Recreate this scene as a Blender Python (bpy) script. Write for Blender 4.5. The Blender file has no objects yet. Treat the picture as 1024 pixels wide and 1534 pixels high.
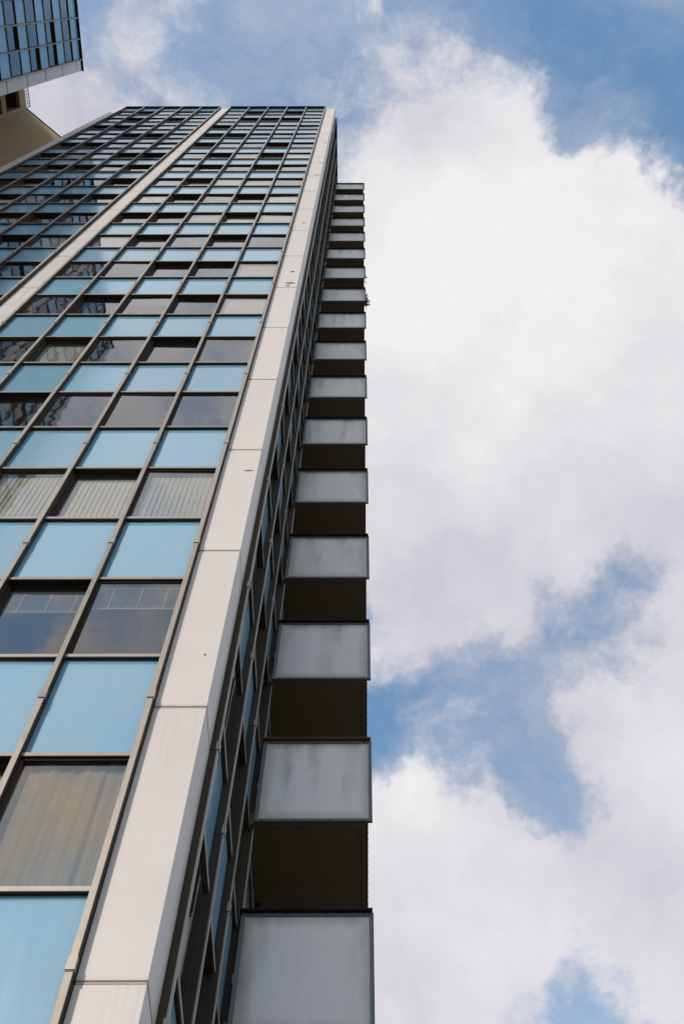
import bpy, bmesh, math, random
from mathutils import Vector, Matrix

random.seed(7)
scene = bpy.context.scene
COL = scene.collection
R = math.radians

# ------------------------------------------------------------------ camera
H = 3.3                      # storey height in metres
EYE = 1.6                    # camera above the ground
cam_data = bpy.data.cameras.new('camera')
cam = bpy.data.objects.new('camera', cam_data)
COL.objects.link(cam)
scene.camera = cam
cam_data.sensor_fit = 'AUTO'
cam_data.sensor_width = 36.0
cam_data.lens = 36.0 * 1708.19 / 1534.0
cam_data.shift_x = -35.34 / 1534.0
cam_data.clip_start = 0.1
cam_data.clip_end = 6000
a, b, c = R(65.1092), R(0.3273), R(-0.3937)          # pitch, yaw, roll
right0 = Vector((math.cos(b), -math.sin(b), 0))
fwdh = Vector((math.sin(b), math.cos(b), 0))
zax = Vector((0, 0, 1))
fwd = fwdh * math.cos(a) + zax * math.sin(a)
up0 = zax * math.cos(a) - fwdh * math.sin(a)
rt = right0 * math.cos(c) + up0 * math.sin(c)
up = -right0 * math.sin(c) + up0 * math.cos(c)
m3 = Matrix((rt, up, -fwd)).transposed()
cam.matrix_world = Matrix.Translation((0, 0, EYE)) @ m3.to_4x4()

# ------------------------------------------------------------------ light
SUN_AZ, SUN_EL = 27.0, 28.0      # degrees to the left of straight behind the camera; elevation
to_sun = Vector((-math.sin(R(SUN_AZ)) * math.cos(R(SUN_EL)),
                 -math.cos(R(SUN_AZ)) * math.cos(R(SUN_EL)), math.sin(R(SUN_EL))))
sun_data = bpy.data.lights.new('sun', 'SUN')
sun_data.energy = 2.3
sun_data.angle = R(2.0)
sun_data.color = (1.0, 0.90, 0.78)
sun = bpy.data.objects.new('sun', sun_data)
COL.objects.link(sun)
sun.rotation_euler = to_sun.to_track_quat('Z', 'Y').to_euler()

scene.view_settings.view_transform = 'Standard'
scene.view_settings.look = 'None'
scene.view_settings.exposure = 0.0
scene.view_settings.gamma = 1.0
scene.view_settings.use_curve_mapping = False
scene.render.engine = 'CYCLES'
scene.cycles.use_denoising = True
scene.cycles.max_bounces = 8
scene.cycles.transparent_max_bounces = 12
scene.cycles.caustics_reflective = False
scene.cycles.caustics_refractive = False


# ------------------------------------------------------------------ node helpers
class NT:
    def __init__(self, tree):
        self.t = tree
        tree.nodes.clear()

    def n(self, typ, ins=None, **props):
        nd = self.t.nodes.new(typ)
        for k, v in props.items():
            setattr(nd, k, v)
        for k, v in (ins or {}).items():
            s = nd.inputs[k]
            if isinstance(v, bpy.types.NodeSocket):
                self.t.links.new(v, s)
            else:
                s.default_value = v
        return nd

    def math(self, op, x, y=None, z=None, clamp=False):
        ins = {0: x}
        if y is not None:
            ins[1] = y
        if z is not None:
            ins[2] = z
        return self.n('ShaderNodeMath', ins, operation=op, use_clamp=clamp).outputs[0]

    def vmath(self, op, x, y=None, out=0):
        ins = {0: x}
        if y is not None:
            ins[1] = y
        return self.n('ShaderNodeVectorMath', ins, operation=op).outputs[out]

    def scale(self, v, s):
        nd = self.n('ShaderNodeVectorMath', {0: v}, operation='SCALE')
        if isinstance(s, bpy.types.NodeSocket):
            self.t.links.new(s, nd.inputs['Scale'])
        else:
            nd.inputs['Scale'].default_value = s
        return nd.outputs[0]

    def noise(self, vec, scale, detail=4.0, rough=0.5, dist=0.0, lac=2.0, out=0):
        nd = self.n('ShaderNodeTexNoise', {'Vector': vec, 'Scale': scale, 'Detail': detail,
                                           'Roughness': rough, 'Distortion': dist, 'Lacunarity': lac})
        return nd.outputs[out]

    def smooth(self, v, lo, hi, to0=0.0, to1=1.0):
        return self.n('ShaderNodeMapRange', {0: v, 1: lo, 2: hi, 3: to0, 4: to1},
                      interpolation_type='SMOOTHSTEP').outputs[0]

    def lin(self, v, lo, hi, to0=0.0, to1=1.0):
        return self.n('ShaderNodeMapRange', {0: v, 1: lo, 2: hi, 3: to0, 4: to1}).outputs[0]

    def mix(self, f, x, y, blend='MIX'):
        nd = self.n('ShaderNodeMix', data_type='RGBA', blend_type=blend)
        for s, v in ((nd.inputs[0], f), (nd.inputs[6], x), (nd.inputs[7], y)):
            if isinstance(v, bpy.types.NodeSocket):
                self.t.links.new(v, s)
            elif isinstance(v, (tuple, list)):
                s.default_value = tuple(v) if len(v) == 4 else tuple(v) + (1.0,)
            else:
                s.default_value = v
        return nd.outputs[2]


# ------------------------------------------------------------------ sky with clouds
world = bpy.data.worlds.new('World')
scene.world = world
world.use_nodes = True
T = NT(world.node_tree)
gen = T.n('ShaderNodeTexCoord').outputs['Generated']
dirn = T.vmath('NORMALIZE', gen)
sky = T.n('ShaderNodeTexSky', sky_type='NISHITA', sun_disc=False, sun_elevation=R(SUN_EL),
          sun_rotation=R(180.0 + SUN_AZ), altitude=50.0, air_density=1.5, dust_density=0.2, ozone_density=3.0)
SKY_STRENGTH = 0.15

# cloud masses: direction in the sky (x, y, z), angular radius (radians), weight
CLOUDS = [
#CLOUDS_BEGIN
    ((0.101, 0.231, 0.968), 0.088, 1.60),
    ((0.185, 0.228, 0.956), 0.070, 1.40),
    ((0.038, 0.194, 0.980), 0.047, 1.00),
    ((0.026, 0.108, 0.994), 0.029, 0.80),
    ((0.105, 0.080, 0.991), 0.026, 0.80),
    ((0.077, 0.134, 0.988), 0.053, 0.35),
    ((0.142, 0.128, 0.981), 0.035, 0.50),
    ((0.226, 0.184, 0.957), 0.044, 1.10),
    ((0.091, 0.357, 0.930), 0.105, 1.70),
    ((0.204, 0.335, 0.920), 0.100, 1.60),
    ((0.027, 0.309, 0.951), 0.070, 1.10),
    ((0.262, 0.298, 0.918), 0.076, 1.20),
    ((0.033, 0.433, 0.901), 0.059, 0.80),
    ((0.177, 0.411, 0.894), 0.059, 0.70),
    ((0.027, 0.510, 0.860), 0.035, 0.40),
    ((-0.146, 0.041, 0.988), 0.026, 0.80),
    ((-0.232, 0.095, 0.968), 0.035, 0.50),
    ((0.015, 0.008, 1.000), 0.015, 0.40),
    ((0.231, 0.022, 0.973), 0.026, 0.60),
    ((0.209, 0.081, 0.975), 0.061, -1.20),
    ((0.174, 0.037, 0.984), 0.053, -1.00),
    ((0.256, 0.138, 0.957), 0.026, -1.00),
    ((0.286, 0.055, 0.957), 0.064, -1.20),
    ((-0.055, 0.057, 0.997), 0.059, -0.50),
    ((-0.012, 0.124, 0.992), 0.026, -0.50),
    ((0.058, 0.027, 0.998), 0.035, -0.80),
    ((0.120, 0.003, 0.993), 0.035, -0.50),
    ((-0.187, 0.041, 0.982), 0.026, -0.30),
    ((0.110, 0.551, 0.827), 0.064, -0.70),
    ((0.198, 0.498, 0.844), 0.044, -0.90),
    ((0.147, 0.614, 0.776), 0.035, -1.20),
    ((0.024, 0.580, 0.815), 0.035, -0.90),
    ((0.153, 0.729, 0.667), 0.038, -1.80),
    ((0.237, 0.467, 0.852), 0.029, -0.70),
    ((0.246, 0.560, 0.791), 0.050, 1.60),
    ((0.191, 0.553, 0.811), 0.020, 0.50),
    ((0.054, 0.655, 0.754), 0.044, 1.90),
    ((0.031, 0.710, 0.704), 0.082, 1.50),
    ((0.108, 0.691, 0.715), 0.056, 1.40),
    ((0.221, 0.660, 0.718), 0.064, 1.40),
    ((0.225, 0.709, 0.668), 0.035, 1.20),
#CLOUDS_END
    ((-0.215, -0.485, 0.848), 0.025, -0.5), ((-0.27, -0.49, 0.83), 0.025, -0.3), ((-0.235, -0.515, 0.825), 0.022, 0.4),
    ((-0.235, -0.60, 0.765), 0.025, 0.8), ((-0.25, -0.64, 0.727), 0.030, -0.9), ((-0.08, -0.22, 0.97), 0.12, 0.8), ((0.27, -0.20, 0.94), 0.10, -1.0), ((-0.15, -0.45, 0.88), 0.22, 0.35),
]
SHADES = [
#SHADES_BEGIN
    ((0.137, 0.434, 0.890), 0.117, 0.30),
    ((0.056, 0.479, 0.876), 0.064, 0.35),
    ((0.248, 0.425, 0.871), 0.076, 0.30),
    ((0.171, 0.622, 0.764), 0.047, 0.35),
    ((0.085, 0.715, 0.694), 0.088, 0.20),
    ((0.223, 0.692, 0.686), 0.059, 0.25),
    ((-0.226, 0.080, 0.971), 0.070, 0.50),
    ((0.101, 0.231, 0.968), 0.088, -0.25),
    ((0.044, 0.232, 0.972), 0.064, -0.20),
    ((0.201, 0.227, 0.953), 0.076, -0.20),
    ((0.055, 0.626, 0.778), 0.041, -0.30),
    ((0.229, 0.544, 0.807), 0.047, -0.15),
    ((0.054, 0.129, 0.990), 0.041, 0.50),
    ((0.113, 0.274, 0.955), 0.035, 0.20),
#SHADES_END
]


def lobes(T, vec, lst):
    tot = None
    for (x, y, z), s, w in lst:
        dt = T.vmath('DOT_PRODUCT', vec, (x, y, z), out=1)
        k = 1.0 / (s * s)
        e = T.math('EXPONENT', T.math('MULTIPLY_ADD', dt, k, -k))
        tot = T.math('MULTIPLY', e, w) if tot is None else T.math('MULTIPLY_ADD', e, w, tot)
    return tot if tot is not None else 0.0


wn = T.noise(dirn, 5.0, 6.0, 0.62, out=1)
warp = T.scale(T.vmath('SUBTRACT', wn, (0.5, 0.5, 0.5)), 0.20)
wdir = T.vmath('NORMALIZE', T.vmath('ADD', dirn, warp))
mass = lobes(T, wdir, CLOUDS)
n1 = T.noise(T.vmath('ADD', dirn, T.scale(warp, 0.35)), 9.0, 13.0, 0.64)
n2 = T.noise(dirn, 2.6, 3.0, 0.5)
dens = T.math('ADD', T.math('MULTIPLY_ADD', T.math('SUBTRACT', n1, 0.5), 3.9, 0.20), mass)
dens = T.math('MULTIPLY_ADD', T.math('SUBTRACT', n2, 0.5), 0.9, dens)
n4 = T.noise(T.vmath('ADD', dirn, T.scale(warp, 0.7)), 17.0, 9.0, 0.6)
dens = T.math('MULTIPLY_ADD', T.math('SUBTRACT', n4, 0.5), 2.0, dens)
alpha = T.smooth(dens, -0.85, 1.20)
veil = T.noise(T.vmath('ADD', dirn, T.scale(warp, 0.9)), 5.5, 9.0, 0.62)
veil = T.math('MULTIPLY', T.smooth(T.math('MULTIPLY_ADD', mass, 0.10, veil), 0.24, 0.80), 0.70)
alpha = T.math('MAXIMUM', alpha, veil)
sh = lobes(T, wdir, SHADES)
n3 = T.noise(T.vmath('ADD', dirn, T.scale(warp, 0.5)), 6.0, 9.0, 0.58)
shade = T.math('ADD', sh, T.math('MULTIPLY_ADD', T.math('SUBTRACT', n3, 0.5), 1.9, 0.34))
thin = T.smooth(dens, -0.2, 1.0, 0.40, 0.0)
shade = T.math('ADD', shade, thin, clamp=True)
ccol = T.mix(shade, (0.885, 0.87, 0.875), (0.60, 0.59, 0.66))
blue = T.n('ShaderNodeHueSaturation', {'Color': sky.outputs[0], 'Hue': 0.493, 'Saturation': 1.06, 'Value': 1.42}).outputs[0]
bg_sky = T.n('ShaderNodeBackground', {'Color': blue, 'Strength': SKY_STRENGTH})
bg_cl = T.n('ShaderNodeBackground', {'Color': ccol, 'Strength': 1.0})
mixw = T.n('ShaderNodeMixShader', {0: alpha, 1: bg_sky.outputs[0], 2: bg_cl.outputs[0]})
T.n('ShaderNodeOutputWorld', {'Surface': mixw.outputs[0]})
world.cycles.sampling_method = 'MANUAL'
world.cycles.sample_map_resolution = 512


# ------------------------------------------------------------------ materials
def material(name):
    m = bpy.data.materials.new(name)
    m.use_nodes = True
    return m, NT(m.node_tree)


def finish(t, bsdf):
    t.n('ShaderNodeOutputMaterial', {'Surface': bsdf})


def wpos(t):
    return t.n('ShaderNodeNewGeometry').outputs['Position']


def orand(t):
    return t.n('ShaderNodeObjectInfo').outputs['Random']


def hsv(t, col, v):
    return t.n('ShaderNodeHueSaturation', {'Color': col, 'Value': v}).outputs[0]


def stretched(t, vec, sx, sy, sz):
    return t.vmath('MULTIPLY', vec, (sx, sy, sz))


def weathered(name, base, dirt, rough=0.5, metallic=0.0, amount=0.5, var=0.12, streak=(6, 6, 0.7), spec=0.5,
              bump=0.0, fine=60.0, mott=0.05):
    """paint, metal or concrete with rain streaks, fine mottling and a little difference from piece to piece"""
    m, t = material(name)
    p = wpos(t)
    s1 = t.noise(stretched(t, p, *streak), 1.6, 6.0, 0.62)
    s2 = t.noise(p, 2.1, 5.0, 0.6)
    s3 = t.noise(p, fine, 3.0, 0.6)
    f = t.math('MULTIPLY', t.smooth(s1, 0.50, 0.78), t.smooth(s2, 0.35, 0.75))
    f = t.math('MULTIPLY', f, amount, clamp=True)
    col = t.mix(f, base, dirt)
    v = t.math('ADD', t.lin(orand(t), 0, 1, 1 - var, 1 + var), t.lin(s3, 0.3, 0.7, -mott, mott))
    v = t.math('ADD', v, t.lin(s2, 0.3, 0.7, -mott, mott))
    col = hsv(t, col, v)
    ins = {'Base Color': col, 'Metallic': metallic, 'Roughness': t.lin(s2, 0.3, 0.7, rough - 0.07, rough + 0.1),
           'Specular IOR Level': spec}
    if bump:
        ins['Normal'] = t.n('ShaderNodeBump', {'Height': s3, 'Strength': bump, 'Distance': 0.003}).outputs[0]
    bs = t.n('ShaderNodeBsdfPrincipled', ins)
    finish(t, bs.outputs[0])
    return m


M = {}
def pillar_paint():
    m, t = material('pillar_paint')
    p = wpos(t)
    z = t.n('ShaderNodeSeparateXYZ', {0: t.n('ShaderNodeTexCoord').outputs['Generated']}).outputs[2]
    st = t.noise(stretched(t, p, 9, 9, 0.35), 2.0, 6.0, 0.62)
    bl = t.noise(p, 1.7, 5.0, 0.6)
    fn = t.noise(p, 45.0, 3.0, 0.6)
    wash = t.math('MULTIPLY', t.smooth(st, 0.46, 0.74), t.smooth(t.math('MULTIPLY_ADD', bl, 0.9, z), 0.85, 1.6))
    foot = t.math('MULTIPLY', t.smooth(t.math('MULTIPLY_ADD', bl, 0.05, z), 0.02, 0.05, 1.0, 0.0), 0.5)
    f = t.math('ADD', t.math('MULTIPLY', wash, 0.30), t.math('MULTIPLY', foot, 0.5), clamp=True)
    col = t.mix(f, (0.69, 0.62, 0.585), (0.37, 0.31, 0.25))
    v = t.math('ADD', t.lin(orand(t), 0, 1, 0.965, 1.035), t.lin(fn, 0.3, 0.7, -0.015, 0.015))
    v = t.math('ADD', v, t.lin(bl, 0.3, 0.7, -0.025, 0.025))
    bs = t.n('ShaderNodeBsdfPrincipled', {'Base Color': hsv(t, col, v), 'Roughness': t.lin(bl, 0.3, 0.7, 0.36, 0.5)})
    finish(t, bs.outputs[0])
    return m


M['white_panel'] = pillar_paint()
M['sealant'] = weathered('sealant', (0.42, 0.36, 0.29), (0.12, 0.09, 0.06), 0.8, amount=0.9)
M['alu'] = weathered('weathered_aluminium', (0.33, 0.29, 0.25), (0.12, 0.095, 0.07), 0.48, 0.45, amount=0.9, var=0.16,
                     streak=(9, 9, 0.8), bump=0.2)
M['bronze'] = weathered('bronze_metal', (0.046, 0.036, 0.026), (0.022, 0.017, 0.012), 0.6, 0.0, amount=0.6, var=0.2,
                        streak=(9, 9, 0.8), spec=0.15)
M['cap'] = weathered('dark_cap', (0.018, 0.015, 0.012), (0.04, 0.026, 0.016), 0.7, 0.0, amount=0.7, spec=0.1)
M['rust'] = weathered('rusty_cap', (0.115, 0.045, 0.016), (0.03, 0.015, 0.008), 0.8, 0.0, amount=0.8)
M['grey_frame'] = weathered('grey_frame', (0.12, 0.122, 0.122), (0.05, 0.045, 0.04), 0.5, 0.2, amount=0.7, var=0.1)
M['soffit'] = weathered('brown_soffit', (0.125, 0.094, 0.047), (0.06, 0.045, 0.02), 0.8, amount=0.6, var=0.1,
                        streak=(0.6, 5, 5))
M['ceiling'] = weathered('room_ceiling', (0.22, 0.21, 0.19), (0.13, 0.12, 0.105), 0.9, amount=0.5, var=0.3)
M['room'] = weathered('room_wall', (0.20, 0.185, 0.16), (0.1, 0.09, 0.08), 0.9, amount=0.5, var=0.4)
M['beige'] = weathered('beige_render', (0.48, 0.335, 0.175), (0.24, 0.155, 0.075), 0.85, amount=0.9, var=0.05,
                       streak=(1.2, 1.2, 0.25), bump=0.4)
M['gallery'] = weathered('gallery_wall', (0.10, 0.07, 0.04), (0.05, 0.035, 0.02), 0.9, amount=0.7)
M['blind'] = weathered('blind_fabric', (0.74, 0.70, 0.60), (0.45, 0.42, 0.34), 0.9, amount=0.4, var=0.10,
                       streak=(1, 1, 1))
M['curtain'] = weathered('curtain_fabric', (0.52, 0.38, 0.18), (0.20, 0.14, 0.06), 0.9, amount=0.8, var=0.10,
                         streak=(3, 3, 0.6))
M['plain_wall'] = weathered('plain_wall', (0.16, 0.14, 0.115), (0.08, 0.07, 0.05), 0.8, amount=0.6)
M['roof'] = weathered('roof_felt', (0.12, 0.12, 0.12), (0.07, 0.07, 0.06), 0.9, amount=0.6)
M['chip'] = weathered('bare_patch', (0.15, 0.12, 0.10), (0.06, 0.05, 0.04), 0.9, amount=0.9, var=0.4)
M['rail'] = weathered('rail_paint', (0.16, 0.17, 0.18), (0.07, 0.06, 0.05), 0.5, 0.2, amount=0.7)
M['leaf'] = weathered('plant_leaf', (0.05, 0.075, 0.03), (0.08, 0.06, 0.02), 0.6, amount=0.5, var=0.2)


def blue_glass(name, base, ior):
    """opaque back-painted glass"""
    m, t = material(name)
    p = wpos(t)
    big = t.noise(p, 0.9, 3.0, 0.5)
    dust = t.noise(stretched(t, p, 4, 4, 0.6), 2.2, 6.0, 0.65)
    fine = t.noise(p, 90.0, 2.0, 0.6)
    v = t.math('ADD', t.lin(orand(t), 0, 1, 0.90, 1.08), t.lin(fine, 0.3, 0.7, -0.025, 0.025))
    col = hsv(t, (*base, 1), v)
    col = t.mix(t.math('MULTIPLY', t.smooth(dust, 0.46, 0.85), 0.11), col, (0.55, 0.58, 0.56))
    nb = t.n('ShaderNodeBump', {'Height': big, 'Strength': 0.09, 'Distance': 0.02}).outputs[0]
    bs = t.n('ShaderNodeBsdfPrincipled', {'Base Color': col, 'Roughness': t.lin(dust, 0.3, 0.7, 0.09, 0.16), 'IOR': ior,
                                          'Normal': nb})
    finish(t, bs.outputs[0])
    return m


M['blue'] = blue_glass('blue_spandrel_glass', (0.215, 0.42, 0.57), 2.35)


def window_glass(name):
    m, t = material(name)
    p = wpos(t)
    wob = t.noise(p, 1.3, 2.0, 0.5)
    nb = t.n('ShaderNodeBump', {'Height': wob, 'Strength': 0.14, 'Distance': 0.02}).outputs[0]
    dust = t.noise(stretched(t, p, 3, 3, 0.8), 2.0, 6.0, 0.65)
    geo = t.n('ShaderNodeNewGeometry')
    cs = t.math('ABSOLUTE', t.vmath('DOT_PRODUCT', nb, geo.outputs['Incoming'], out=1))
    fr = t.math('MULTIPLY_ADD', t.math('POWER', t.math('SUBTRACT', 1.0, cs, clamp=True), 4.2), 0.81, 0.19)
    tr = t.n('ShaderNodeBsdfTransparent', {'Color': (0.74, 0.76, 0.74, 1)})
    gl = t.n('ShaderNodeBsdfGlossy', {'Color': (0.92, 0.92, 0.92, 1), 'Roughness': 0.02, 'Normal': nb})
    df = t.n('ShaderNodeBsdfDiffuse', {'Color': (0.35, 0.34, 0.31, 1)})
    base = t.n('ShaderNodeMixShader', {0: t.smooth(dust, 0.45, 0.9, 0.015, 0.10), 1: tr.outputs[0], 2: df.outputs[0]})
    mx = t.n('ShaderNodeMixShader', {0: fr, 1: base.outputs[0], 2: gl.outputs[0]})
    finish(t, mx.outputs[0])
    return m


M['glass'] = window_glass('window_glass')


def frosted(name):
    """dirty frosted balustrade glass, grimy towards drips with a shape of their own"""
    m, t = material(name)
    p = wpos(t)
    off = t.math('MULTIPLY', orand(t), 40.0)
    pp = t.vmath('ADD', p, t.n('ShaderNodeCombineXYZ', {0: off, 1: off, 2: off}).outputs[0])
    drip = t.noise(stretched(t, pp, 2.2, 2.2, 0.3), 1.5, 4.0, 0.5)
    blot = t.noise(pp, 1.1, 5.0, 0.6)
    weave = t.noise(stretched(t, p, 1, 1, 0.15), 160.0, 2.0, 0.5)
    uv = t.n('ShaderNodeTexCoord').outputs['Generated']
    sep = t.n('ShaderNodeSeparateXYZ', {0: uv})
    ex = t.math('MINIMUM', sep.outputs[0], t.math('SUBTRACT', 1.0, sep.outputs[0]))
    ez = t.math('MINIMUM', sep.outputs[2], t.math('SUBTRACT', 1.0, sep.outputs[2]))
    edge = t.math('MINIMUM', ex, ez)
    edge = t.math('ADD', edge, t.math('MULTIPLY', t.math('SUBTRACT', blot, 0.5), 0.14))
    grime = t.math('MULTIPLY', t.smooth(edge, 0.0, 0.13, 1.0, 0.0), 0.45)
    run = t.smooth(t.math('MULTIPLY_ADD', t.math('SUBTRACT', drip, 0.5), 1.6, sep.outputs[2]), 0.1, 1.0, 0.25, 1.0)
    f = t.math('ADD', grime, t.math('MULTIPLY', t.math('MULTIPLY', t.math('MULTIPLY', run, t.smooth(drip, 0.40, 0.75)), t.smooth(blot, 0.25, 0.7)), 0.85), clamp=True)
    col = t.mix(f, (0.93, 0.895, 0.85), (0.36, 0.335, 0.29))
    v = t.math('ADD', t.lin(orand(t), 0, 1, 0.92, 1.08), t.lin(weave, 0.3, 0.7, -0.05, 0.05))
    col = hsv(t, col, v)
    bs = t.n('ShaderNodeBsdfPrincipled', {'Base Color': col, 'Roughness': 0.26, 'IOR': 1.95})
    tl = t.n('ShaderNodeBsdfTranslucent', {'Color': col})
    mx = t.n('ShaderNodeMixShader', {0: 0.33, 1: bs.outputs[0], 2: tl.outputs[0]})
    finish(t, mx.outputs[0])
    return m


M['frosted'] = frosted('frosted_balustrade')


def ground_mat():
    m, t = material('paving')
    p = wpos(t)
    br = t.n('ShaderNodeTexBrick', {'Vector': p, 'Color1': (0.17, 0.16, 0.15, 1), 'Color2': (0.21, 0.20, 0.185, 1),
                                    'Mortar': (0.08, 0.075, 0.07, 1), 'Scale': 1.0, 'Mortar Size': 0.008,
                                    'Brick Width': 0.6, 'Row Height': 0.4})
    n = t.noise(p, 0.7, 6.0, 0.6)
    col = hsv(t, br.outputs[0], t.lin(n, 0.3, 0.7, 0.8, 1.15))
    bs = t.n('ShaderNodeBsdfPrincipled', {'Base Color': col, 'Roughness': 0.85})
    finish(t, bs.outputs[0])
    return m


M['ground'] = ground_mat()


# ------------------------------------------------------------------ mesh helpers
class MB:
    """collects boxes and polygons with a material index; build() makes one mesh"""

    def __init__(self):
        self.v, self.f, self.mi = [], [], []

    def box(self, x0, x1, y0, y1, z0, z1, mi=0):
        o = len(self.v)
        self.v += [(x0, y0, z0), (x1, y0, z0), (x1, y1, z0), (x0, y1, z0),
                   (x0, y0, z1), (x1, y0, z1), (x1, y1, z1), (x0, y1, z1)]
        for q in ((0, 3, 2, 1), (4, 5, 6, 7), (0, 1, 5, 4), (1, 2, 6, 5), (2, 3, 7, 6), (3, 0, 4, 7)):
            self.f.append(tuple(o + i for i in q))
            self.mi.append(mi)
        return self

    def bevel_box(self, x0, x1, y0, y1, z0, z1, e, mi=0):
        bm = bmesh.new()
        bmesh.ops.create_cube(bm, size=1.0)
        for v in bm.verts:
            v.co = Vector(((x0 + x1) / 2 + v.co.x * (x1 - x0), (y0 + y1) / 2 + v.co.y * (y1 - y0),
                           (z0 + z1) / 2 + v.co.z * (z1 - z0)))
        bmesh.ops.bevel(bm, geom=bm.edges[:], offset=e, segments=1, affect='EDGES')
        o = len(self.v)
        bm.verts.index_update()
        self.v += [tuple(v.co) for v in bm.verts]
        for f in bm.faces:
            self.f.append(tuple(o + v.index for v in f.verts))
            self.mi.append(mi)
        bm.free()
        return self

    def ring(self, x0, x1, y0, y1, z0, z1, w, mi=0):
        """picture-frame of four mitred bars in the xz plane"""
        o = len(self.v)
        for y in (y0, y1):
            self.v += [(x0, y, z0), (x1, y, z0), (x1, y, z1), (x0, y, z1),
                       (x0 + w, y, z0 + w), (x1 - w, y, z0 + w), (x1 - w, y, z1 - w), (x0 + w, y, z1 - w)]
        for i in range(4):
            j = (i + 1) % 4
            for q in ((i, j, j + 4, i + 4), (j + 8, i + 8, i + 12, j + 12), (j, i, i + 8, j + 8),
                      (i + 4, j + 4, j + 12, i + 12)):
                self.f.append(tuple(o + k for k in q))
                self.mi.append(mi)
        return self

    def poly(self, pts, mi=0):
        o = len(self.v)
        self.v += pts
        self.f.append(tuple(range(o, o + len(pts))))
        self.mi.append(mi)
        return self

    def mesh(self, name, *mats):
        me = bpy.data.meshes.new(name)
        me.from_pydata(self.v, [], self.f)
        for m in mats:
            me.materials.append(M[m])
        me.polygons.foreach_set('material_index', self.mi)
        me.update()
        return me


def empty(name, loc, label=None, cat=None, group=None):
    o = bpy.data.objects.new(name, None)
    COL.objects.link(o)
    o.location = loc
    if label:
        o['label'] = label
        o['category'] = cat
    if group:
        o['group'] = group
    return o


def place(name, me, parent, loc=(0, 0, 0), rz=0.0):
    """a part: location and turn are given in the parent's space"""
    o = bpy.data.objects.new(name, me)
    COL.objects.link(o)
    o.parent = parent
    o.location = loc
    if rz:
        o.rotation_euler = (0, 0, rz)
    return o


# ------------------------------------------------------------------ proportions (in storeys, from the photograph)
MOD = 0.3134 * H                    # width of one glazing column
D = 1.8969 * H                      # distance to the front of the tower
XC = -0.4516 * H                    # its right-hand corner
XM = -0.6119 * H                    # mullion beside the corner pillar
XL = -2.3536 * H                    # mullion on the left of the middle pillar
YB = 2.9618 * H                     # front of the balconies
XB = 0.0353 * H                     # outer edge of the balconies
H0 = EYE + 1.7516 * H               # height of the panel joint of storey 0
ROOF = EYE + 20.0447 * H
ZJ = lambda n: H0 + n * H
T_SILL, T_HEAD = 0.257 * H, 0.760 * H   # transoms above the joint
TH = 0.046                          # transom height
MW = 0.048                          # mullion width

# ------------------------------------------------------------------ shared meshes of the curtain wall
cw, ww_h = MOD - MW, T_HEAD - T_SILL - TH
sp_h = H - (T_HEAD - T_SILL) - TH
me_mullion = (MB().box(-MW / 2, MW / 2, -0.088, 0.09, 0.003, H - 0.003, 1)
              .box(-MW / 2 - 0.002, MW / 2 + 0.002, -0.104, -0.088, 0.003, H - 0.003, 0)
              .box(-MW / 2 - 0.009, MW / 2 + 0.009, -0.113, -0.075, 0.012, 0.135, 0)).mesh('mullion', 'alu', 'bronze')
me_spandrel = MB().bevel_box(-cw / 2, cw / 2, 0.0, 0.025, 0, sp_h, 0.002).mesh('spandrel', 'blue')
SW = 0.030
me_frame = MB().ring(-cw / 2, cw / 2, -0.016, 0.022, 0, ww_h, SW).mesh('window_frame', 'bronze')
me_pane = MB().poly([(-cw / 2 + SW, 0, SW), (cw / 2 - SW, 0, SW), (cw / 2 - SW, 0, ww_h - SW),
                     (-cw / 2 + SW, 0, ww_h - SW)]).mesh('pane', 'glass')


def vertical_blind(seed):
    r = random.Random(seed)
    mb = MB()
    x = -cw / 2 + 0.02
    lo = r.choice((0.02, 0.02, 0.02, 0.25))
    mb.box(-cw / 2 + 0.01, cw / 2 - 0.01, -0.02, 0.02, ww_h - 0.01, ww_h + 0.03)
    while x < cw / 2 - 0.05:
        w = 0.094
        t = R(-11 + r.uniform(-3, 3))
        dx, dy = w * math.cos(t) / 2, w * math.sin(t) / 2
        cx = x + w * 0.42
        mb.poly([(cx - dx, -dy, lo), (cx + dx, dy, lo), (cx + dx, dy, ww_h - 0.01), (cx - dx, -dy, ww_h - 0.01)])
        x += 0.073
    return mb.mesh('vertical_blind', 'blind')


def raised_blind(seed):
    r = random.Random(seed)
    mb = MB()
    n = r.randint(12, 16)
    mb.box(-cw / 2 + 0.015, cw / 2 - 0.015, -0.025, 0.025, ww_h - 0.07, ww_h - 0.03)
    for i in range(n):
        z = ww_h - 0.09 - i * 0.030
        mb.poly([(-cw / 2 + 0.02, -0.016, z + 0.009), (cw / 2 - 0.02, -0.016, z + 0.009), (cw / 2 - 0.02, 0.016, z - 0.009), (-cw / 2 + 0.02, 0.016, z - 0.009)])
    z = ww_h - 0.09 - n * 0.030 - 0.01
    mb.box(-cw / 2 + 0.02, cw / 2 - 0.02, -0.012, 0.012, z - 0.010, z)
    for x in (-0.3, 0.02, 0.31):
        mb.box(x - 0.003, x + 0.003, -0.028, -0.026, z - 0.02, ww_h - 0.03)
    return mb.mesh('raised_blind', 'blind')


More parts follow.
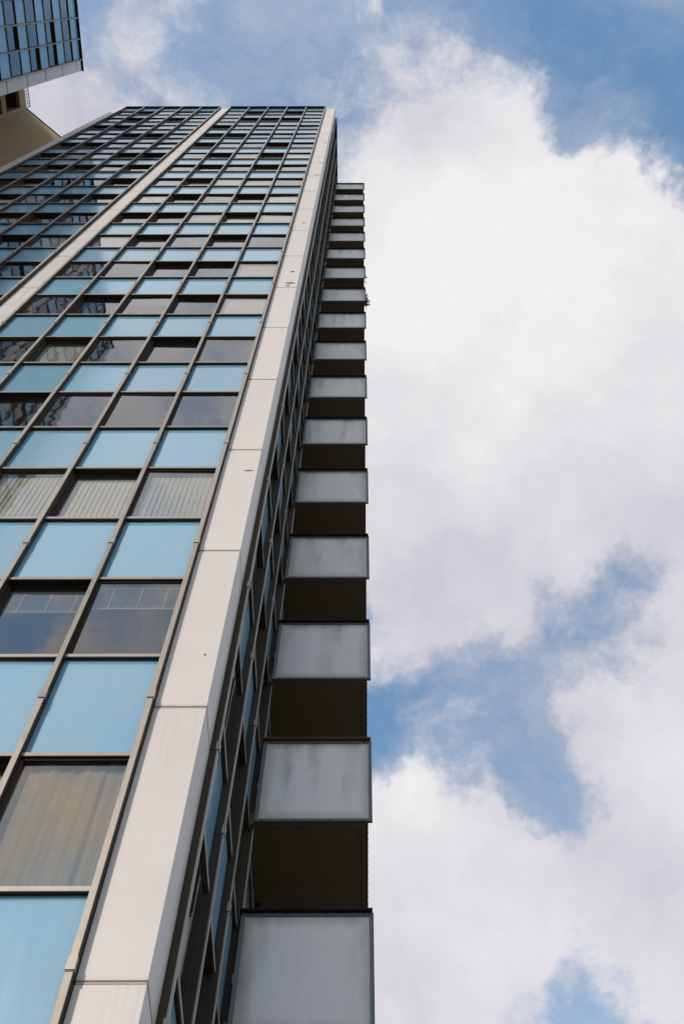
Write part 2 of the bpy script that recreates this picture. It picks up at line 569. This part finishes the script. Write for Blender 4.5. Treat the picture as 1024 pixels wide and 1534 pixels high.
def curtain(seed):
    r = random.Random(seed)
    mb = MB()
    n = 64
    ph = r.uniform(0, 6)
    top = []
    bot = []
    for i in range(n + 1):
        u = i / n
        x = -cw / 2 + 0.01 + u * (cw - 0.02)
        y = 0.011 * math.sin(u * 52 + ph + 2.2 * math.sin(u * 7 + ph)) + 0.014 * math.sin(u * 17 + ph) + 0.004 * math.sin(u * 91 + 3 * ph)
        top.append((x, y * 0.5, ww_h + 0.02))
        bot.append((x, y, 0.0))
    for i in range(n):
        mb.poly([bot[i], bot[i + 1], top[i + 1], top[i]])
    me = mb.mesh('curtain', 'curtain')
    for p in me.polygons:
        p.use_smooth = True
    return me


V_BLINDS = [vertical_blind(i) for i in range(5)]
R_BLINDS = [raised_blind(i) for i in range(4)]
CURTAINS = [curtain(i) for i in range(3)]


def covering(face, n, j, rnd):
    """what hangs behind the pane: the lowest storeys as the photograph shows them, then a mix"""
    if face == 'front':
        if n <= 0:
            return 'curtain', rnd.choice(CURTAINS)
        if n == 1:
            return 'blind', rnd.choice(R_BLINDS)
        if n == 2:
            return 'blind', rnd.choice(V_BLINDS[:3])
        if n == 3:
            return None
    q = rnd.random()
    if q < 0.30:
        return 'blind', rnd.choice(V_BLINDS)
    if q < 0.45:
        return 'blind', rnd.choice(R_BLINDS)
    if q < 0.52:
        return 'curtain', rnd.choice(CURTAINS)
    return None


def curtain_wall(root, face, origin, rz, bays, n0, n1, top, seed, coverings=True, names=('mullion', 'transom')):
    """bays: lists of mullion positions along the wall. Storeys n0..n1 complete, then a last spandrel under the cap."""
    rnd = random.Random(seed)
    cs, sn = math.cos(rz), math.sin(rz)

    def at(u, inward, z):
        return (origin[0] + u * cs - inward * sn, origin[1] + u * sn + inward * cs, z)

    base = root.location
    for bay in bays:
        L = bay[-1] - bay[0]
        me_tr = (MB().box(0, L, -0.040, 0.085, -TH / 2, TH / 2, 1)
                 .box(0, L, -0.052, -0.040, -TH / 2 - 0.002, TH / 2 + 0.002, 0)).mesh('transom', 'alu', 'bronze')
        for i, u in enumerate(bay):
            for n in range(n0, n1 + 1):
                place(names[0], me_mullion, root, at(u, 0, ZJ(n)), rz)
            me_top = (MB().box(-MW / 2, MW / 2, -0.088, 0.09, 0.003, top - ZJ(n1 + 1), 1)
                      .box(-MW / 2 - 0.002, MW / 2 + 0.002, -0.104, -0.088, 0.003, top - ZJ(n1 + 1), 0)
                      .box(-MW / 2 - 0.009, MW / 2 + 0.009, -0.113, -0.075, 0.012, 0.135, 0)).mesh('mullion_top', 'alu', 'bronze')
            place(names[0], me_top, root, at(u, 0, ZJ(n1 + 1)), rz)
        for n in range(n0, n1 + 1):
            place(names[1], me_tr, root, at(bay[0], 0, ZJ(n) + T_SILL), rz)
            place(names[1], me_tr, root, at(bay[0], 0, ZJ(n) + T_HEAD), rz)
        for i in range(len(bay) - 1):
            uc = (bay[i] + bay[i + 1]) / 2
            j = len(bay) - 2 - i
            for n in range(n0, n1 + 2):
                sp = place('spandrel_panel', me_spandrel, root, at(uc, 0.0, ZJ(n - 1) + T_HEAD + TH / 2), rz)
                sp.rotation_euler = (R(rnd.uniform(-0.12, 0.12)), 0, rz + R(rnd.uniform(-0.25, 0.25)))
            for n in range(n0, n1 + 1):
                deep = (j % 2 == 1)
                if rnd.random() < 0.28 and n > 2 and not (face == 'front' and j == 0 and bay is bays[-1]):
                    deep = not deep
                inset = 0.052 if deep else -0.006
                w = place('window', me_frame, root, at(uc, inset, ZJ(n) + T_SILL + TH / 2), rz)
                pn = place('pane', me_pane, w)
                pn.rotation_euler = (R(rnd.uniform(-0.4, 0.4)), 0, R(rnd.uniform(-0.5, 0.5)))
                if coverings:
                    cv = covering(face, n, j, rnd)
                    if cv:
                        place(cv[0], cv[1], w, (0, 0.075, 0))


def pillar(root, x0, x1, y0, y1, n0, n1, top, rz_name='pillar_panel', deep=False):
    """cladding panels one storey high with a beige sealant joint between them"""
    g = 0.05 if deep else 0.017
    me = MB().bevel_box(x0, x1, y0, y1, g, H - g, 0.003).mesh('pillar_panel', 'white_panel')
    for n in range(n0, n1 + 1):
        place(rz_name, me, root, (0, 0, ZJ(n)))
    me2 = MB().bevel_box(x0, x1, y0, y1, g, top - ZJ(n1 + 1), 0.003).mesh('pillar_panel_top', 'white_panel')
    place(rz_name, me2, root, (0, 0, ZJ(n1 + 1)))
    for n in range(n0 + 1, n1 + 2):
        place('sealant_joint', joint_mesh(x0, x1, y0, y1, g, deep), root, (0, 0, ZJ(n)))


_jm = {}


def joint_mesh(x0, x1, y0, y1, g, deep):
    k = (round(x0, 3), round(y0, 3))
    if k not in _jm:
        e = 0.022 if deep else 0.005
        _jm[k] = (MB().box(x0 + e, x1 - e, y0 + e, y1 - e, -g + 0.007, g - 0.007, 0)
                  .box(x0 + 0.03, x1 - 0.03, y0 + 0.03, y1 - 0.03, -g, g, 1)).mesh('sealant_joint', 'cap' if deep else 'sealant', 'cap')
    return _jm[k]


# ------------------------------------------------------------------ ground
g = place('ground', MB().poly([(-1500, -1500, 0), (1500, -1500, 0), (1500, 1500, 0), (-1500, 1500, 0)]).mesh('ground', 'ground'), None)
g['kind'] = 'structure'

# ------------------------------------------------------------------ the tower
DEPTH = 14.0
N0, N1 = -1, 17
tower = empty('apartment_tower', (0, 0, 0),
              'tall glass tower with pale blue panels, white corner pillar and grey balconies on its side', 'building')
bay_r = [XM - MOD * k for k in range(5, -1, -1)]
bay_l = [XL - MOD * k for k in range(5, -1, -1)]
curtain_wall(tower, 'front', (0, D), 0.0, [bay_l, bay_r], N0, N1, ROOF - 0.03, 11)
# pillars: corner, middle, far left
xr0 = XM + MW / 2 + 0.004
pillar(tower, xr0, XC, D, D + 0.50, N0, N1, ROOF)
pillar(tower, XL + MW / 2 + 0.004, bay_r[0] - MW / 2 - 0.004, D, D + 0.30, N0, N1, ROOF)
XLEFT = bay_l[0] - MW / 2 - 0.004 - 0.56
pillar(tower, XLEFT, bay_l[0] - MW / 2 - 0.004, D, D + 0.50, N0, N1, ROOF)
# right-hand side: three narrow-seen columns of glazing, then the wall behind the balconies
ys0 = D + 0.50 + 0.004 + MW / 2
bay_s = [ys0 + MOD * k for k in range(4)]
XS = XC - 0.02
curtain_wall(tower, 'side', (XS, 0), R(90), [bay_s], N0, N1, ROOF - 0.03, 23, names=('side_mullion', 'side_transom'))
ysw = bay_s[-1] + MW / 2 + 0.004
YBACK = D + DEPTH
place('side_wall', MB().box(XS - 0.25, XS, ysw, YBACK, 0, ROOF).mesh('side_wall', 'plain_wall'), tower)
place('left_wall', MB().box(XLEFT + 0.002, XLEFT + 0.25, D + 0.504, YBACK, 0, ROOF - 0.002).mesh('left_wall', 'plain_wall'), tower)
place('rear_wall', MB().box(XLEFT + 0.254, XS - 0.254, YBACK - 0.25, YBACK - 0.002, 0, ROOF - 0.004).mesh('rear_wall', 'plain_wall'), tower)
# storeys inside
slab = MB().box(XLEFT + 0.27, XS - 0.115, D + 0.115, YBACK - 0.26, T_HEAD + 0.01, H + T_SILL - 0.01).mesh('floor_slab', 'ceiling')
for n in range(N0 - 1, N1 + 1):
    place('floor_slab', slab, tower, (0, 0, ZJ(n)))
core = MB()
core.box(XLEFT + 1.2, XS - 2.6, D + 3.6, YBACK - 0.3, T_SILL - 0.008, T_HEAD + 0.008)
for k in (1.9, 4.4, 6.9, 9.3):
    core.box(XLEFT + k, XLEFT + k + 0.1, D + 0.16, D + 3.58, T_SILL - 0.008, T_HEAD + 0.008)
core.box(XM + 0.12, XM + 0.22, D + 0.52, D + 3.58, T_SILL - 0.008, T_HEAD + 0.008)  # added unseen wall behind the corner pillar, stops sun crossing to the balconies
core_me = core.mesh('partition', 'room')
for n in range(N0, N1 + 1):
    place('partition', core_me, tower, (0, 0, ZJ(n)))
z_base = ZJ(N0 - 1) + T_HEAD + TH / 2 - 0.01
place('plinth', MB().bevel_box(XLEFT + 0.26, XS - 0.26, D + 0.08, YBACK - 0.27, 0, z_base - 0.2, 0.01).mesh('plinth', 'plain_wall'), tower)
# roof edge: thin dark cap over the glazing, roof behind it
for bay in (bay_l, bay_r):
    place('roof_cap', MB().bevel_box(bay[0] - MW / 2, bay[-1] + MW / 2, D - 0.125, D + 0.2, ROOF - 0.028, ROOF + 0.035, 0.004).mesh('roof_cap', 'cap'), tower)
place('roof_cap', MB().bevel_box(XS - 0.2, XS + 0.125, bay_s[0] - MW / 2, YBACK, ROOF + 0.002, ROOF + 0.05, 0.004).mesh('roof_cap', 'cap'), tower)
place('roof', MB().box(XLEFT + 0.3, XS - 0.21, D + 0.21, YBACK - 0.3, ROOF - 0.3, ROOF - 0.05).mesh('roof', 'roof'), tower)

# flaked spots on the corner pillar: (x, height) in storeys on the pillar's face
CHIPS = [
#CHIPS_BEGIN
    (-1.653, 27.610, 0.215, 0.100),
    (-1.699, 27.355, 0.091, 0.080),
    (-1.669, 28.746, 0.096, 0.100),
    (-1.617, 43.896, 0.144, 0.120),
    (-1.596, 46.914, 0.128, 0.100),
    (-1.593, 52.952, 0.086, 0.200),
    (-1.589, 51.842, 0.085, 0.100),
    (-1.704, 48.580, 0.159, 0.080),
    (-1.724, 47.641, 0.078, 0.100),
    (-1.617, 16.490, 0.132, 0.030),
    (-1.622, 11.612, 0.027, 0.020),
    (-1.680, 34.846, 0.115, 0.080),
    (-1.600, 56.319, 0.092, 0.100),
#CHIPS_END
]
rc = random.Random(3)
for (x, z, w, h) in CHIPS:
    k = rc.randint(7, 10)
    pts = []
    for i in range(k):
        t = 2 * math.pi * i / k
        q = rc.uniform(0.55, 1.0)
        pts.append((w * 0.65 * q * math.cos(t), 0, h * 0.8 * q * math.sin(t)))
    mb = MB()
    mb.poly(pts)
    back = [(p[0] * 1.1, 0.003, p[2] * 1.1) for p in pts]
    for i in range(k):
        j = (i + 1) % k
        mb.poly([pts[i], back[i], back[j], pts[j]])
    place('paint_chip', mb.mesh('paint_chip', 'chip'), tower, (x, D - 0.0035, z))

# ------------------------------------------------------------------ balconies
BX0 = XC + 0.085
BSLAB = XB - 0.055
BLEN = 8.0
P0, P1 = -0.230 * H, 0.285 * H
me_slab = MB().bevel_box(XC + 0.03, BSLAB, YB + 0.035, YB + BLEN, P0 - 0.01, P0 + 0.22, 0.006)
me_slab.box(BSLAB - 0.10, BSLAB - 0.085, YB + 0.10, YB + BLEN - 0.05, P0 - 0.019, P0 - 0.009)     # drip battens
me_slab.box(XC + 0.05, BSLAB - 0.101, YB + 0.10, YB + 0.115, P0 - 0.019, P0 - 0.009)
for yy in (1.05, 2.1, 3.2, 4.3, 5.4):                  # board joints
    me_slab.box(XC + 0.05, BSLAB - 0.101, YB + yy, YB + yy + 0.012, P0 - 0.014, P0 - 0.009)
me_slab = me_slab.mesh('balcony_slab', 'soffit')
me_panel = MB().box(BX0 + 0.042, XB - 0.042, 0.004, 0.016, P0 + 0.042, P1 - 0.042).mesh('railing_panel', 'frosted')
mb = MB().ring(BX0, XB, -0.010, 0.030, P0, P1, 0.046, 0)
for zz in (P0 + 0.02, P1 - 0.02):
    for k in range(4):
        xx = BX0 + (XB - BX0) * (0.06 + k * 0.29)
        mb.bevel_box(xx - 0.009, xx + 0.009, -0.018, -0.009, zz - 0.009, zz + 0.009, 0.003, 1)
me_pframe = mb.mesh('railing_frame', 'grey_frame', 'cap')
me_cop = MB().bevel_box(BX0 - 0.02, XB - 0.012, -0.058, 0.05, P1 + 0.003, P1 + 0.035, 0.004)
me_cop_dark = me_cop.mesh('coping', 'cap')
me_cop_rust = me_cop.mesh('coping_rusty', 'rust')
PL = (BLEN - 0.1) / 5
mb = MB().box(-0.014, 0.0, 0.04, PL - 0.04, P0 + 0.26, P1 - 0.04, 0)
mb.box(-0.025, 0.006, 0.0, 0.038, P0 + 0.23, P1, 1)
mb.box(-0.025, 0.006, 0.04, PL, P1 - 0.04, P1, 1)
me_side_panel = mb.mesh('side_panel', 'frosted', 'grey_frame')
mb = MB()
for k in range(70):
    y = YB + 0.10 + k * 0.11
    mb.bevel_box(BSLAB - 0.004, BSLAB + 0.004, y - 0.010, y + 0.010, P0 + 0.02, P0 + 0.04, 0.003)
me_bolts = mb.mesh('edge_bolts', 'cap')
me_pipe = MB().box(XC + 0.05, XC + 0.11, YB + 1.35, YB + 1.42, P0 - H + 0.24, P0 - 0.02).mesh('drain_pipe', 'cap')
for n in range(1, 18):
    bal = place('balcony', me_slab, tower, (0, 0, ZJ(n)))
    place('railing_panel', me_panel, bal, (0, YB, 0))
    place('railing_frame', me_pframe, bal, (0, YB, 0))
    place('coping', me_cop_rust if n == 2 else me_cop_dark, bal, (0, YB, 0))
    for k in range(5):
        place('side_panel', me_side_panel, bal, (BSLAB - 0.02, YB + 0.06 + k * PL, 0))
    bo = place('edge_bolts', me_bolts, bal)
    bo['kind'] = 'stuff'
    place('drain_pipe', me_pipe, bal)

# ------------------------------------------------------------------ the twin tower on the left, turned a quarter
X2 = -4.600 * H
Y2 = 1.306 * H
PW = 0.165 * H
twin = empty('twin_tower', (0, 0, 0),
             'second tower at upper left with deep blue panels, dark windows and grey corner pillar', 'building')
b2b = [Y2 - PW - MW / 2 - 0.004 - MOD * k for k in range(5, -1, -1)]
b2a_end = b2b[0] - PW + 0.02
b2a = [b2a_end - MOD * k for k in range(5, -1, -1)]
Y2END = b2a[0] - PW
M0 = 3
curtain_wall(twin, 'twin', (X2, 0), R(90), [b2a, b2b], M0, N1, ROOF - 0.03, 31, coverings=False)
pillar(twin, X2 - 0.5, X2, b2b[-1] + MW / 2 + 0.004, Y2, M0, N1, ROOF, deep=True)
pillar(twin, X2 - 0.3, X2, b2a[-1] + MW / 2 + 0.004, b2b[0] - MW / 2 - 0.004, M0, N1, ROOF, deep=True)
pillar(twin, X2 - 0.5, X2, Y2END, b2a[0] - MW / 2 - 0.004, M0, N1, ROOF, deep=True)
zb2 = ZJ(M0 - 1) + T_HEAD + TH / 2
place('lower_wall', MB().box(X2 - 12, X2 - 0.02, Y2END + 0.01, Y2 - 0.01, 0, zb2 - 0.02).mesh('lower_wall', 'plain_wall'), twin)
place('far_wall', MB().box(X2 - 12, X2 - 0.52, Y2 - 0.3, Y2 - 0.012, zb2, ROOF - 0.01).mesh('far_wall', 'plain_wall'), twin)
place('near_wall', MB().box(X2 - 12, X2 - 0.52, Y2END + 0.012, Y2END + 0.3, zb2, ROOF - 0.01).mesh('near_wall', 'plain_wall'), twin)
place('rear_wall', MB().box(X2 - 12.0, X2 - 11.7, Y2END + 0.31, Y2 - 0.31, zb2, ROOF - 0.012).mesh('rear_wall', 'plain_wall'), twin)
slab2 = MB().box(X2 - 11.6, X2 - 0.115, Y2END + 0.32, Y2 - 0.32, T_HEAD + 0.01, H + T_SILL - 0.01).mesh('floor_slab', 'ceiling')
for n in range(M0, N1 + 1):
    place('floor_slab', slab2, twin, (0, 0, ZJ(n)))
core2 = MB().box(X2 - 6, X2 - 2.5, Y2END + 0.4, Y2 - 0.4, T_SILL - 0.008, T_HEAD + 0.008).mesh('partition', 'room')
for n in range(M0, N1 + 1):
    place('partition', core2, twin, (0, 0, ZJ(n)))
place('roof', MB().box(X2 - 11.65, X2 - 0.13, Y2END + 0.31, Y2 - 0.31, ROOF - 0.3, ROOF - 0.05).mesh('roof', 'roof'), twin)
place('roof_cap', MB().bevel_box(X2 - 0.2, X2 + 0.118, Y2END - 0.02, Y2 + 0.02, ROOF + 0.003, ROOF + 0.05, 0.004).mesh('roof_cap', 'cap'), twin)

# ------------------------------------------------------------------ beige stair block between the towers
block = empty('stair_block', (0, 0, 0),
              'beige rendered stair block between the two towers, with open galleries and roof railing', 'building')
XG = -5.50 * H
YG0, YG1 = Y2 + 0.15, 1.87 * H
RG = ROOF - 0.25 * H
first = 0.37 * H
zt = RG
bands = []
band_top = MB().bevel_box(XG - 0.18, XG, YG0, YG1 - 0.172, 0, first, 0.01).mesh('gallery_parapet', 'beige')
band = MB().bevel_box(XG - 0.18, XG, YG0, YG1 - 0.172, 0, 0.25 * H, 0.01).mesh('gallery_parapet', 'beige')
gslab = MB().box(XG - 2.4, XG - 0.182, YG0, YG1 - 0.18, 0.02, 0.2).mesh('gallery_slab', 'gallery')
for k in range(8):
    z = RG - first - k * H
    place('gallery_parapet', band_top if k == 0 else band, block, (0, 0, z if k == 0 else z))
    place('gallery_slab', gslab, block, (0, 0, z))
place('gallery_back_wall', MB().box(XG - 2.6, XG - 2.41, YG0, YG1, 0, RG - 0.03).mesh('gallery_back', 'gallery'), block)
place('lower_wall', MB().box(XG - 2.39, XG - 0.01, YG0, YG1 - 0.01, 0, RG - first - 8 * H).mesh('lower_wall', 'beige'), block)
place('gallery_end_wall', MB().box(XG - 2.39, XG - 0.003, YG1 - 0.168, YG1 - 0.003, RG - first - 8 * H + 0.01, RG - 0.003).mesh('gallery_end', 'beige'), block)
# diagonal wall: a solid shaft whose near face runs from the gallery to behind the first tower
p0 = Vector((XG - 0.05, YG1 + 0.002))
p1 = Vector((-4.98 * H, 2.345 * H))
dv = (p1 - p0).normalized()
p1 = p0 + dv * 3.6
nv = Vector((-dv.y, dv.x))
q0, q1 = p0 + nv * 3.0, p1 + nv * 3.0
mb = MB()
zt = RG + 0.05
lo = [(p.x, p.y, 0) for p in (p0, p1, q1, q0)]
hi = [(p.x, p.y, zt) for p in (p0, p1, q1, q0)]
mb.poly(list(reversed(lo)))
mb.poly(hi)
for i in range(4):
    j = (i + 1) % 4
    mb.poly([lo[i], lo[j], hi[j], hi[i]])
place('diagonal_wall', mb.mesh('diagonal_wall', 'beige'), block)
mb = MB()
e0, e1 = p0 - nv * 0.04, p1 - nv * 0.04
f0, f1 = p0 + nv * 0.2, p1 + nv * 0.2
lo = [(p.x, p.y, zt + 0.002) for p in (e0, e1, f1, f0)]
hi = [(p.x, p.y, zt + 0.06) for p in (e0, e1, f1, f0)]
mb.poly(list(reversed(lo)))
mb.poly(hi)
for i in range(4):
    j = (i + 1) % 4
    mb.poly([lo[i], lo[j], hi[j], hi[i]])
place('wall_coping', mb.mesh('wall_coping', 'cap'), block)
# roof railing of the galleries
rh = 0.80
rail = place('roof_railing', (MB().box(XG - 0.05, XG - 0.01, YG0, YG1, rh - 0.05, rh)
                              .box(XG - 0.04, XG - 0.02, YG0, YG1, 0.38, 0.41)).mesh('rails', 'rail'), block, (0, 0, RG))
me_post = MB().box(-0.016, 0.016, -0.016, 0.016, 0, rh - 0.05).mesh('railing_post', 'rail')
k = 0
y = YG0 + 0.05
while y < YG1:
    place('railing_post', me_post, rail, (XG - 0.03, y, 0))
    y += 0.16


# ------------------------------------------------------------------ plants hanging over two balconies
def plant(loc, n, size, label, seed):
    r = random.Random(seed)
    o = empty('balcony_plant', loc, label, 'plant', 'plants growing over balcony edges')
    mb = MB()
    st = MB()
    for i in range(n):
        az = r.uniform(-1.2, 1.2)
        el = r.uniform(-0.9, 1.1)
        L = size * r.uniform(0.5, 1.0)
        d = Vector((math.cos(az) * math.cos(el), math.sin(az) * math.cos(el), math.sin(el)))
        s = d.cross(Vector((0, 0, 1))).normalized()
        w = L * 0.09
        p = Vector((r.uniform(-0.05, 0.02), r.uniform(-0.12, 0.12), r.uniform(-0.06, 0.06)))
        a1 = p + d * L * 0.5 + Vector((0, 0, 0.04 * L))
        a2 = p + d * L + Vector((0, 0, -0.12 * L))
        mb.poly([tuple(p - s * w * 0.4), tuple(p + s * w * 0.4), tuple(a1 + s * w), tuple(a1 - s * w)])
        mb.poly([tuple(a1 - s * w), tuple(a1 + s * w), tuple(a2)])
    st.box(-0.012, 0.012, -0.012, 0.012, -0.45, 0.02)
    place('leaves', mb.mesh('leaves', 'leaf'), o)
    place('stem', st.mesh('stem', 'leaf'), o)


plant((BSLAB - 0.01, YB + 0.5, ZJ(10) + P1 + 0.05), 26, 0.34, 'spiky plant poking over the outer edge of a middle balcony', 5)
plant((BSLAB - 0.01, YB + 0.4, ZJ(11) + P1 + 0.02), 10, 0.2, 'small tuft of leaves one balcony above the spiky plant', 6)
